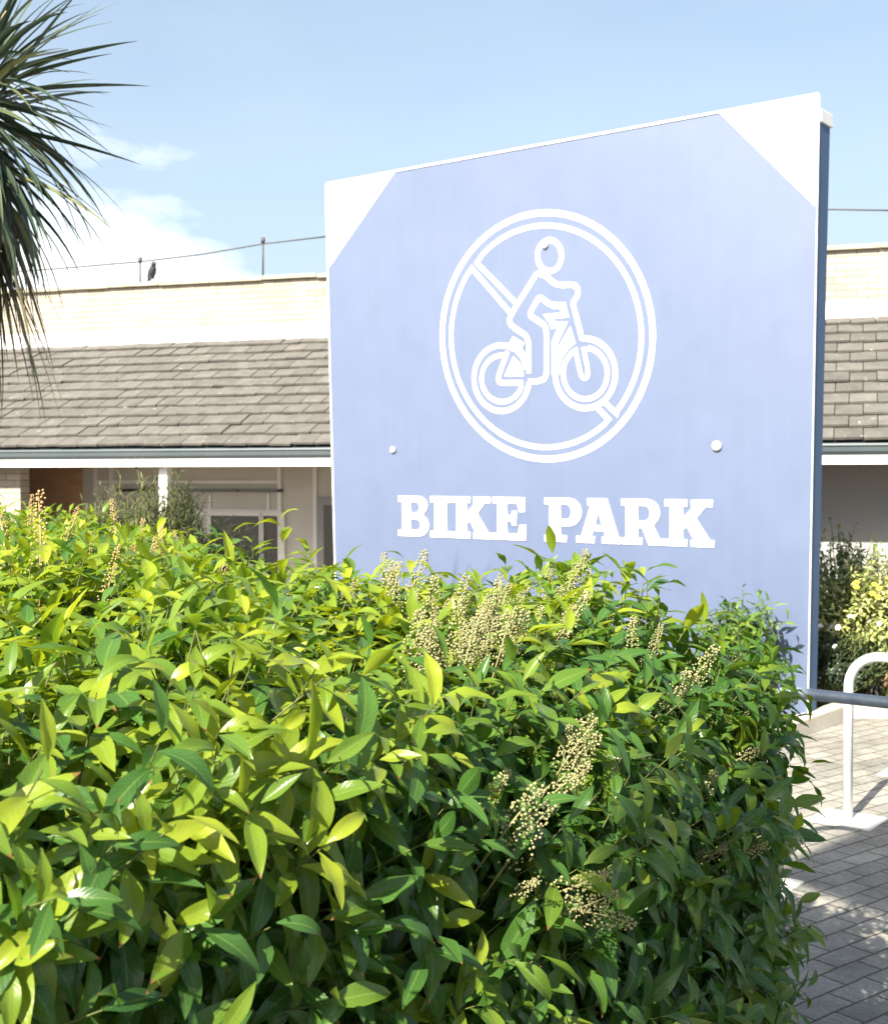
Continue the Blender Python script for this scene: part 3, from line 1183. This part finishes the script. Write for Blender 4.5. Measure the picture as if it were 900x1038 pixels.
# bird on the parapet: one body grown along its spine
bp = BP(bpx(155, 280, CWR)[0], CP + .1, ZPT + .058)
bird = MB()
bx = BB * 0.6 + BC * -0.5
bx.normalize()


def bq(f, h):
    return bp + bx * f + Vector((0, 0, h))


bird.tube([bq(-.17, .055), bq(-.12, .075), bq(-.07, .105), bq(-.01, .15), bq(.03, .19), bq(.045, .225), bq(.055, .25), bq(.075, .262), bq(.10, .262), bq(.125, .252)],
          [.012, .022, .045, .058, .052, .038, .032, .034, .022, .005], 10)
for s in (-.02, .02):
    side = bx.cross(Vector((0, 0, 1))) * s
    bird.tube([bq(-.01, .11) + side, bq(.0, .05) + side, bq(.005, .0) + side], [.014, .006, .006], 6)
    bird.tube([bq(-.02, .003) + side, bq(.035, .003) + side], [.005, .004], 6)
ob = bird.build('bird', mottled('dark_feathers', (0.02, 0.022, 0.028), (0.05, 0.052, 0.06), 30, 0.6, 0), None, True)
ob['label'] = 'small dark bird perched on the parapet coping near the left wire stay'
ob['category'] = 'bird'

# ------------------------------------------------------------------ the hedge
HP = np.array([(-1.5, 0.35), (-0.92, 0.85), (-0.52, 1.36), (-0.05, 1.90), (0.46, 2.52), (0.72, 2.92), (0.78, 3.22), (0.58, 3.58), (0.05, 3.85), (-0.50, 4.25),
               (-0.95, 5.0), (-1.15, 6.0), (-1.5, 6.9), (-3.4, 6.9), (-3.2, 3.5), (-2.3, 1.2)])
HH = 1.345


def poly_dist(pts):
    """signed distance to the hedge outline (inside positive) and the outward normal of the nearest side"""
    pts = np.asarray(pts, float)
    best = np.full(len(pts), 1e9)
    nrm = np.zeros((len(pts), 2))
    inside = np.zeros(len(pts), bool)
    n = len(HP)
    for i in range(n):
        a, b = HP[i], HP[(i + 1) % n]
        ab = b - a
        t = np.clip(((pts - a) @ ab) / (ab @ ab), 0, 1)
        pr = a + t[:, None] * ab
        d = np.linalg.norm(pts - pr, axis=1)
        nn2 = np.array((ab[1], -ab[0])) / np.linalg.norm(ab)
        up_ = d < best
        best = np.where(up_, d, best)
        nrm[up_] = nn2
        cond = (a[1] > pts[:, 1]) != (b[1] > pts[:, 1])
        xi = (b[0] - a[0]) * (pts[:, 1] - a[1]) / (b[1] - a[1] + 1e-12) + a[0]
        inside ^= cond & (pts[:, 0] < xi)
    return np.where(inside, best, -best), nrm


def lump(x, y):
    return 0.05 * np.sin(2.9 * x + 1.3 * y + .6) + 0.04 * np.sin(4.7 * y - 2.2 * x) + 0.03 * np.sin(7.1 * x + 5.3 * y)


def hedge_h(x, y):
    far = np.clip((y - 3.8) / 2.4, 0, 1)
    return HH + lump(x, y) - 0.02 * far - 0.55 * np.maximum(0, x - 0.36)


hedge = thing('laurel_hedge', 'broad glossy laurel hedge with cream flower spikes in front of the sign', 'hedge', (0.0, 3.0, 0))
near_p, near_a, far_p, far_a = [], [], [], []
# top
N_TOP = 2800
cand = np.column_stack((rng.uniform(-3.4, 0.75, 14000), rng.uniform(0.35, 6.9, 14000)))
dist, nr = poly_dist(cand)
vis = (dist > 0.02) & (cand[:, 0] > -0.40 * cand[:, 1] - 0.45)
cand, dist, nr = cand[vis], dist[vis], nr[vis]
area_density = 120
# thin out: constant density over the visible top
tot_area = 0.0
keep = rng.permutation(len(cand))[:min(len(cand), N_TOP)]
for (x, y), d, n_ in zip(cand[keep], dist[keep], nr[keep]):
    rad = 0.30
    e_ = max(0.0, 1 - d / rad)
    z = float(hedge_h(x, y)) - rad * (1 - math.sqrt(max(0, 1 - e_ * e_))) - 0.20
    ax = np.array((n_[0] * e_ * 0.9 + random.gauss(0, .30), n_[1] * e_ * 0.9 + random.gauss(0, .30), 1.0 - 0.45 * e_))
    (near_p if y < 3.6 else far_p).append((x, y, z))
    (near_a if y < 3.6 else far_a).append(ax)
# sides (front, right end, part of the back)
segs = [(0, 1, 60), (1, 2, 130), (2, 3, 250), (3, 4, 290), (4, 5, 190), (5, 6, 170), (6, 7, 130), (7, 8, 80), (8, 9, 60), (9, 10, 40)]
for i, j, n_s in segs:
    a, b = HP[i], HP[j]
    ab = b - a
    nn2 = np.array((ab[1], -ab[0])) / np.linalg.norm(ab)
    for _ in range(n_s):
        t = random.random()
        q = a + ab * t
        z = 0.06 + (float(hedge_h(q[0], q[1])) - 0.20) * random.random()
        bulge = 0.05 * math.sin(3 * t + i) + 0.06 * math.sin(z * 4.0 + i * 1.7) - (0.06 if z < .4 else 0)
        q = a + ab * t + nn2 * (bulge - 0.13)
        ax = np.array((nn2[0] + random.gauss(0, .35), nn2[1] + random.gauss(0, .35), 0.25 + 0.5 * z / HH + random.gauss(0, .25)))
        near_p.append((q[0], q[1], z - 0.03))
        near_a.append(ax)
# a few tall leaders that break the flat top
for px, py, Y in ((228, 520, 4.4), (296, 528, 4.0), (318, 545, 3.9), (360, 562, 3.3), (255, 540, 4.6), (20, 600, 2.5), (408, 552, 3.3), (505, 548, 3.5), (520, 545, 3.6), (590, 552, 3.45), (148, 600, 2.1), (330, 590, 2.6)):
    p = at(px, py, Y)
    L_ = 0.27
    near_p.append((p.x, p.y, p.z - L_))
    near_a.append(np.array((random.gauss(0, .1), random.gauss(0, .1), 1.0)))


def run(pl, al, T, name, size, nl, ln):
    tb = [.60 if p[2] > HH - .26 else .32 for p in pl]  # yellower new growth on top; side shoots darkened to read as shaded
    n_ = len(pl)
    P, L, N, Sz, Tn, st = shoots(pl, al, [random.randint(*nl) for _ in range(n_)], [random.uniform(*ln) for _ in range(n_)],
                                 [size * random.uniform(.68, 1.08) for _ in range(n_)], [min(.9, max(.12, random.gauss(q, .16))) for q in tb])
    V, Fq, UVs, Tt_ = stamp(T, P, L, N, Sz, Tn)
    np_mesh(name, V, Fq, LAUREL, hedge, tint=Tt_, uv=UVs)
    return st


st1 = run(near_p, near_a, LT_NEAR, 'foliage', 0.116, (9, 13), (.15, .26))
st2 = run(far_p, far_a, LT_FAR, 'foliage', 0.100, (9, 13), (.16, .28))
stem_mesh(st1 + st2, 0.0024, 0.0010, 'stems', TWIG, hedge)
# solid dark core blocks view through; its colour stands in for inner shade
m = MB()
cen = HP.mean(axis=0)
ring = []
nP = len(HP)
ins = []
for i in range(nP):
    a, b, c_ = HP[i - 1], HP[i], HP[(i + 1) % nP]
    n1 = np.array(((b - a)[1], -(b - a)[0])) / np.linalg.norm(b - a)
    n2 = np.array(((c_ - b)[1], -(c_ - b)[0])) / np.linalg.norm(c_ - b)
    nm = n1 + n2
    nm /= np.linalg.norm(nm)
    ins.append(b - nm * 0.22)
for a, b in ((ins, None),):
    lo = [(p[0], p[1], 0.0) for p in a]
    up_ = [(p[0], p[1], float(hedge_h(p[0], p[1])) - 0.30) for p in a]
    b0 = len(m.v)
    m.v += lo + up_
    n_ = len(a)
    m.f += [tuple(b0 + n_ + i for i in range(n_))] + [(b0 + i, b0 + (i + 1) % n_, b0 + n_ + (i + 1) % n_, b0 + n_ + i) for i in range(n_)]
m.build('dark_core', DARKCORE, hedge)

# flower spikes
def spike_mesh(name, mat, h, nb, spread, br_, seed):
    r = random.Random(seed)
    m_ = MB()
    m_.tube([(0, 0, -0.08), (0.004, 0, h * .5), (0, 0.004, h)], [.0022, .0018, .001], 5)
    ico = bmesh.new()
    bmesh.ops.create_icosphere(ico, subdivisions=1, radius=1.0)
    iv = [v.co.copy() for v in ico.verts]
    jf = [[v.index for v in f.verts] for f in ico.faces]
    ico.free()
    for i in range(nb):
        t = (i + r.random()) / nb
        th = i * 2.4 + r.uniform(-.4, .4)
        rad = spread * (1 - 0.75 * t) * r.uniform(.55, 1.1) + .003
        c_ = Vector((math.cos(th) * rad, math.sin(th) * rad, h * (t ** .9) + rad * .35))
        b = len(m_.v)
        s_ = br_ * r.uniform(.75, 1.25)
        m_.v += [tuple(c_ + v * s_) for v in iv]
        m_.f += [tuple(b + q for q in f) for f in jf]
    me_ = bpy.data.meshes.new(name)
    me_.from_pydata(m_.v, [], m_.f)
    for p_ in me_.polygons:
        p_.use_smooth = True
    me_.materials.append(mat)
    return me_


FRESH = [spike_mesh('flower_spike', BUD, h, nb, sp_, (.0027), i) for i, (h, nb, sp_) in enumerate(((.13, 90, .020), (.16, 110, .024), (.10, 75, .018), (.14, 100, .027)))]
DRY = [spike_mesh('flower_spike', DRYBUD, h, nb, sp_, .0030, 20 + i) for i, (h, nb, sp_) in enumerate(((.16, 60, .016), (.20, 74, .018)))]


def hedge_hit(px, py):
    """march from the eye until the ray meets the leafy surface"""
    d = ray(px, py)
    d = d / d.y
    y = 1.0
    while y < 8:
        p = Vector((0, 0, EYE)) + d * y
        dd, nn2 = poly_dist([(p.x, p.y)])
        if dd[0] > -0.03 and p.z < float(hedge_h(p.x, p.y)) - 0.3 * (1 - math.sqrt(max(0, 1 - max(0, 1 - max(0, dd[0]) / .3) ** 2))) + .02:
            return p, nn2[0], d
        y += 0.02
    return None, None, d


def put_spike(px, py, mesh, pull=0.05, lean=0.35, upmix=1.0):
    p, nn2, d = hedge_hit(px, py)
    if p is None:
        return
    p = p - d.normalized() * pull - Vector((0, 0, 0.045))
    ax = Vector((nn2[0] * lean + random.gauss(0, .22), nn2[1] * lean + random.gauss(0, .22), upmix))
    o_ = bpy.data.objects.new('flower_spike', mesh)
    COL.objects.link(o_)
    o_.parent = hedge
    s_ = random.uniform(.62, .95)
    o_.matrix_world = Matrix.Identity(4)
    o_.location = p - hedge.location
    o_.rotation_euler = (ax.to_track_quat('Z', 'Y') @ Matrix.Rotation(random.uniform(0, 6.28), 3, 'Z').to_quaternion()).to_euler()
    o_.scale = (s_, s_, s_)


random.seed(21)
for cx, cy, sx, sy, n_ in ((455, 605, 60, 36, 16), (500, 640, 56, 44, 14), (430, 660, 40, 32, 7), (560, 620, 40, 40, 7), (400, 592, 26, 16, 4)):
    for _ in range(n_):
        put_spike(random.gauss(cx, sx * .6), random.gauss(cy, sy * .6), random.choice(FRESH))
for px, py, up_, ln_ in ((575, 770, 1, .6), (562, 762, 1, .6), (585, 760, 1, .5), (570, 745, 1, .4), (548, 790, .6, .7), (490, 790, .9, .6), (500, 830, .8, .6), (512, 850, .8, .6), (520, 880, .7, .8), (560, 900, .5, .9),
                         (585, 897, .15, 1.2), (555, 880, .5, .8), (680, 690, .8, .6), (695, 680, .8, .6), (668, 700, .8, .6), (745, 752, .6, .8), (715, 782, .6, .8), (728, 855, .6, .8), (350, 592, 1, .3), (590, 585, 1, .3),
                         (612, 575, 1, .2), (636, 578, 1, .2), (660, 585, 1, .2), (684, 592, 1, .2), (545, 575, 1, .2), (530, 560, 1, .2), (470, 560, 1, .2), (447, 556, 1, .2), (705, 850, .6, .8), (640, 640, 1, .4), (655, 655, .8, .5)):
    put_spike(px, py, random.choice(FRESH), pull=.105, lean=ln_, upmix=up_)
for px, py in ((18, 535), (30, 540), (120, 545), (136, 548), (160, 560), (90, 560), (60, 552), (186, 560), (104, 590), (215, 588), (148, 575), (40, 570), (240, 570), (10, 560), (128, 560), (170, 545)):
    put_spike(px, py, random.choice(DRY), pull=0.0, lean=.1)


# ------------------------------------------------------------------ smaller plants
def small_w(t):
    return 0.20 * math.sin(math.pi * min(1, t * .97 + .02)) ** 0.9 + 0.004


def needle_w(t):
    return 0.055 * math.sin(math.pi * min(1, t * .96 + .03)) ** 0.6 + 0.003


LT_SMALL = [leaf_template(3, 2, b, f, 0.05, small_w) for b, f in ((.3, .25), (.6, .3), (.1, .2))]
LT_NEED = [leaf_template(2, 2, b, f, 0.0, needle_w) for b, f in ((.2, .2), (.4, .1))]


def shrub(name, label, cat, centre, rx, ry, h, n_sh, T, mat, size, nl, ln, droop=0.0, group=None, tint=(.5, .2), stem=TWIG):
    t = thing(name, label, cat, centre, group)
    c0 = Vector(centre)
    pl, al = [], []
    for _ in range(n_sh):
        th = random.uniform(0, 2 * math.pi)
        el = math.asin(random.uniform(-.1, 1))
        d = Vector((math.cos(th) * math.cos(el), math.sin(th) * math.cos(el), math.sin(el)))
        rr = random.uniform(.55, .92) * (1 + .16 * math.sin(3 * th + el * 4) + .08 * math.sin(7 * th))
        p = c0 + Vector((d.x * rx * rr, d.y * ry * rr, h * .45 + d.z * h * .5 * rr))
        if p.z < c0.z + .03:
            continue
        pl.append(tuple(p))
        al.append(np.array((d.x * .8 + random.gauss(0, .3), d.y * .8 + random.gauss(0, .3), max(.0, d.z) + .35 + random.gauss(0, .25) - droop)))
    n_ = len(pl)
    P, L, N, Sz, Tn, st = shoots(pl, al, [random.randint(*nl) for _ in range(n_)], [random.uniform(*ln) for _ in range(n_)],
                                 [size * random.uniform(.8, 1.2) for _ in range(n_)], [min(.95, max(.05, random.gauss(*tint))) for _ in range(n_)])
    V, Fq, UVs, Tt_ = stamp(T, P, L, N, Sz, Tn)
    np_mesh('foliage', V, Fq, mat, t, tint=Tt_, uv=UVs)
    stm = []
    for i in range(0, n_, 3):
        p = np.array(pl[i])
        b0 = np.array((c0.x + random.gauss(0, .04), c0.y + random.gauss(0, .04), c0.z - .02))
        stm.append((b0, (b0 + p) / 2 + np.array((random.gauss(0, .03), random.gauss(0, .03), .04)), p))
    stem_mesh(stm + st, 0.005, 0.002, 'stems', stem, t)
    return t


GREYG = leaf_mat('grey_green_leaf', [(0.0, (0.07, 0.085, 0.03)), (.5, (0.12, 0.14, 0.05)), (1, (0.20, 0.21, 0.09))], .6, .25, False)
MIDG = leaf_mat('mid_green_leaf', [(0.0, (0.05, 0.09, 0.03)), (.5, (0.11, 0.17, 0.05)), (1, (0.24, 0.31, 0.09))], .45, .3, False)
VARG = leaf_mat('variegated_leaf', [(0.0, (0.09, 0.13, 0.03)), (.45, (0.22, 0.27, 0.07)), (.75, (0.42, 0.44, 0.14)), (1, (0.62, 0.60, 0.32))], .5, .3, False)
DRKG = leaf_mat('dark_green_leaf', [(0.0, (0.015, 0.03, 0.014)), (.5, (0.03, 0.05, 0.022)), (1, (0.06, 0.09, 0.04))], .4, .2, False)
YELF = mottled('yellow_petals', (0.75, 0.58, 0.04), (0.80, 0.68, 0.10), 20, 0.6, 0)
WHTF = mottled('white_petals', (0.78, 0.74, 0.62), (0.82, 0.80, 0.72), 20, 0.6, 0)

random.seed(5)
p = at(152, 510, 8.0)
shrub('rosemary_shrub', 'grey green fine leaved shrub behind the far end of the hedge', 'shrub', (p.x, p.y, 0.0), .66, .5, 1.58, 1200, LT_NEED, GREYG, .075, (14, 20), (.10, .19), tint=(.5, .2))
# young laurel between hedge and sign: its shadow falls on the board
shrub('young_laurel', 'young laurel standing close against the foot of the sign', 'shrub', (1.82, 8.00, 0.0), .22, .18, .80, 90, LT_FAR, LAUREL, .10, (7, 10), (.14, .22), tint=(.4, .15))


def flowers(parent, spots, mat, size, name='flower'):
    for q in spots:
        m_ = MB()
        npet = 6
        ax = Vector((random.gauss(0, .4) - .2, random.gauss(0, .3) - .5, 1)).normalized()
        e1 = ax.orthogonal().normalized()
        e2 = ax.cross(e1)
        for ly in range(2):
            for i in range(npet):
                th = 2 * math.pi * (i + ly * .5) / npet
                d = e1 * math.cos(th) + e2 * math.sin(th)
                s_ = e1 * -math.sin(th) + e2 * math.cos(th)
                l_ = size * (1 - .3 * ly)
                b0 = Vector(q) + ax * (.004 * ly)
                m_.poly([b0, b0 + d * l_ * .55 + s_ * l_ * .3 + ax * l_ * .15, b0 + d * l_ + ax * l_ * (.1 + .3 * ly), b0 + d * l_ * .55 - s_ * l_ * .3 + ax * l_ * .15])
        m_.build(name, mat, parent)


def at_spots(lst, Y):
    return [at(px + random.gauss(0, 1.5), py + random.gauss(0, 1.5), Y + random.uniform(-.1, .1)) for px, py in lst]


p = at(846, 600, 9.5)
shrub('tall_green_shrub', 'loose mid green shrub rising above the flowering bed beside the sign', 'shrub', (p.x, p.y, 0.0), .46, .4, 1.16, 300, LT_SMALL, MIDG, .062, (7, 11), (.12, .22), tint=(.55, .2))
p = at(864, 640, 8.98)
t_ = shrub('variegated_shrub', 'pale variegated shrub with white blooms in the kerbed bed', 'shrub', (p.x, p.y, 0.0), .52, .32, .90, 430, LT_SMALL, VARG, .052, (8, 12), (.10, .18), tint=(.55, .22))
flowers(t_, at_spots([(833, 634), (842, 633), (861, 627), (866, 626), (880, 634), (895, 632), (868, 644), (838, 640), (876, 643), (850, 636)], 8.62), WHTF, .027)
p = at(905, 640, 9.1)
t_ = shrub('yellow_flowered_shrub', 'light green shrub with yellow blooms at the right of the bed', 'shrub', (p.x, p.y, 0.0), .46, .36, 1.0, 360, LT_SMALL, VARG, .054, (8, 12), (.10, .18), tint=(.6, .2))
flowers(t_, at_spots([(868, 597), (869, 590), (888, 592), (892, 596), (896, 588), (884, 602), (890, 605)], 8.75), YELF, .027)
p = at(838, 690, 8.62)
t_ = shrub('low_dark_shrub', 'low dark shrub dotted with small pale flowers just behind the kerb', 'shrub', (p.x, p.y, 0.0), .38, .20, .52, 240, LT_SMALL, DRKG, .045, (8, 12), (.08, .14), tint=(.45, .2))
flowers(t_, at_spots([(840, 656), (848, 655), (831, 664), (840, 668), (850, 666), (834, 672), (848, 670), (856, 674), (862, 664)], 8.50), WHTF, .022)
p = at(900, 690, 8.8)
shrub('bronze_shrub', 'low bronze leaved shrub seen through the sunlit bike stand', 'shrub', (p.x, p.y, 0.0), .36, .22, .44, 150, LT_SMALL,
      leaf_mat('bronze_leaf', [(0.0, (0.07, 0.04, 0.025)), (.5, (0.15, 0.085, 0.05)), (1, (0.27, 0.19, 0.10))], .5, .25, False), .04, (8, 12), (.08, .14), tint=(.5, .2))

# ------------------------------------------------------------------ cordyline palm at the left
random.seed(9)
pc = at(-32, 104, 6.0)
palm = thing('cabbage_palm', 'cabbage palm with dark sword leaves and a skirt of hanging leaves', 'palm tree', (pc.x - .02, pc.y, 0.0))
m = MB()
tp = [Vector((pc.x + .02 * math.sin(z * 2) - .01, pc.y + .02 * math.cos(z * 1.7), z)) for z in np.linspace(0, pc.z + .05, 22)]
m.tube(tp, [.085 - .012 * i / 21 + random.uniform(-.004, .004) for i in range(22)], 12)
m.build('trunk', mottled('palm_bark', (0.07, 0.055, 0.04), (0.14, 0.115, 0.085), 14, 0.95, 1.0, 0.03), palm, True)
FROND = leaf_mat('sword_leaf', [(0.0, (0.030, 0.052, 0.036)), (.6, (0.065, 0.095, 0.055)), (1, (0.26, 0.26, 0.10))], .40, .18, False)
DEAD = leaf_mat('dry_sword_leaf', [(0.0, (0.08, 0.085, 0.055)), (.5, (0.16, 0.145, 0.09)), (1, (0.42, 0.36, 0.17))], .7, .2, False)


def sword_leaves(n, el_rng, len_rng, bend_rng, wid, name, mat, z_rng, seed, front_bias=False):
    r = random.Random(seed)
    V, Fq, T = [], [], []
    for _ in range(n):
        th = r.uniform(0, 2 * math.pi)
        el = R(r.uniform(*el_rng))
        ln = r.uniform(*len_rng)
        bend = r.uniform(*bend_rng)
        tint = min(1, max(0, r.gauss(.42, .2)))
        hz = Vector((math.cos(th), math.sin(th), 0))
        side = Vector((-math.sin(th), math.cos(th), 0))
        side = (side + Vector((0, 0, r.uniform(-.9, .9)))).normalized()
        p = Vector((pc.x, pc.y, pc.z + r.uniform(*z_rng))) + hz * .05
        segn = 11
        b = len(V)
        for i in range(segn + 1):
            t = i / segn
            e = el - bend * t ** 1.5
            if i:
                p = p + (hz * math.cos(e) + Vector((0, 0, math.sin(e)))) * (ln / segn)
            upv = (hz * -math.sin(e) + Vector((0, 0, math.cos(e))))
            w_ = wid * (0.55 + 1.1 * t if t < .35 else 0.935 * (1 - ((t - .35) / .65) ** 1.7)) + .0006
            V += [p - side * w_ + upv * w_ * .35, p, p + side * w_ + upv * w_ * .35]
            T += [tint] * 3
        for i in range(segn):
            for j in range(2):
                a = b + i * 3 + j
                Fq.append((a, a + 3, a + 4, a + 1))
    np_mesh(name, np.array([tuple(v) for v in V]), np.array(Fq), mat, palm, tint=np.array(T))


sword_leaves(190, (-25, 75), (.58, .82), (.10, .75), .0155, 'fronds', FROND, (-.12, .12), 3)
sword_leaves(170, (-65, -15), (.58, .84), (.35, 1.0), .0155, 'drooping_fronds', FROND, (-.32, -.02), 4)
sword_leaves(200, (-88, -60), (.60, 1.05), (.08, .42), .014, 'dry_fronds', DEAD, (-.55, -.2), 6)
# old flower stalks in the crown
m = MB()
for i in range(5):
    th = 2 * math.pi * i / 5 + .4
    e = Vector((math.cos(th), math.sin(th), 0))
    p0 = Vector((pc.x, pc.y, pc.z))
    m.tube([p0, p0 + e * .2 + Vector((0, 0, .22)), p0 + e * .45 + Vector((0, 0, .3))], [.008, .006, .003], 6)
m.build('flower_stalk', mottled('pale_stalk', (0.30, 0.26, 0.14), (0.42, 0.37, 0.22), 10, .8, 0), palm, True)
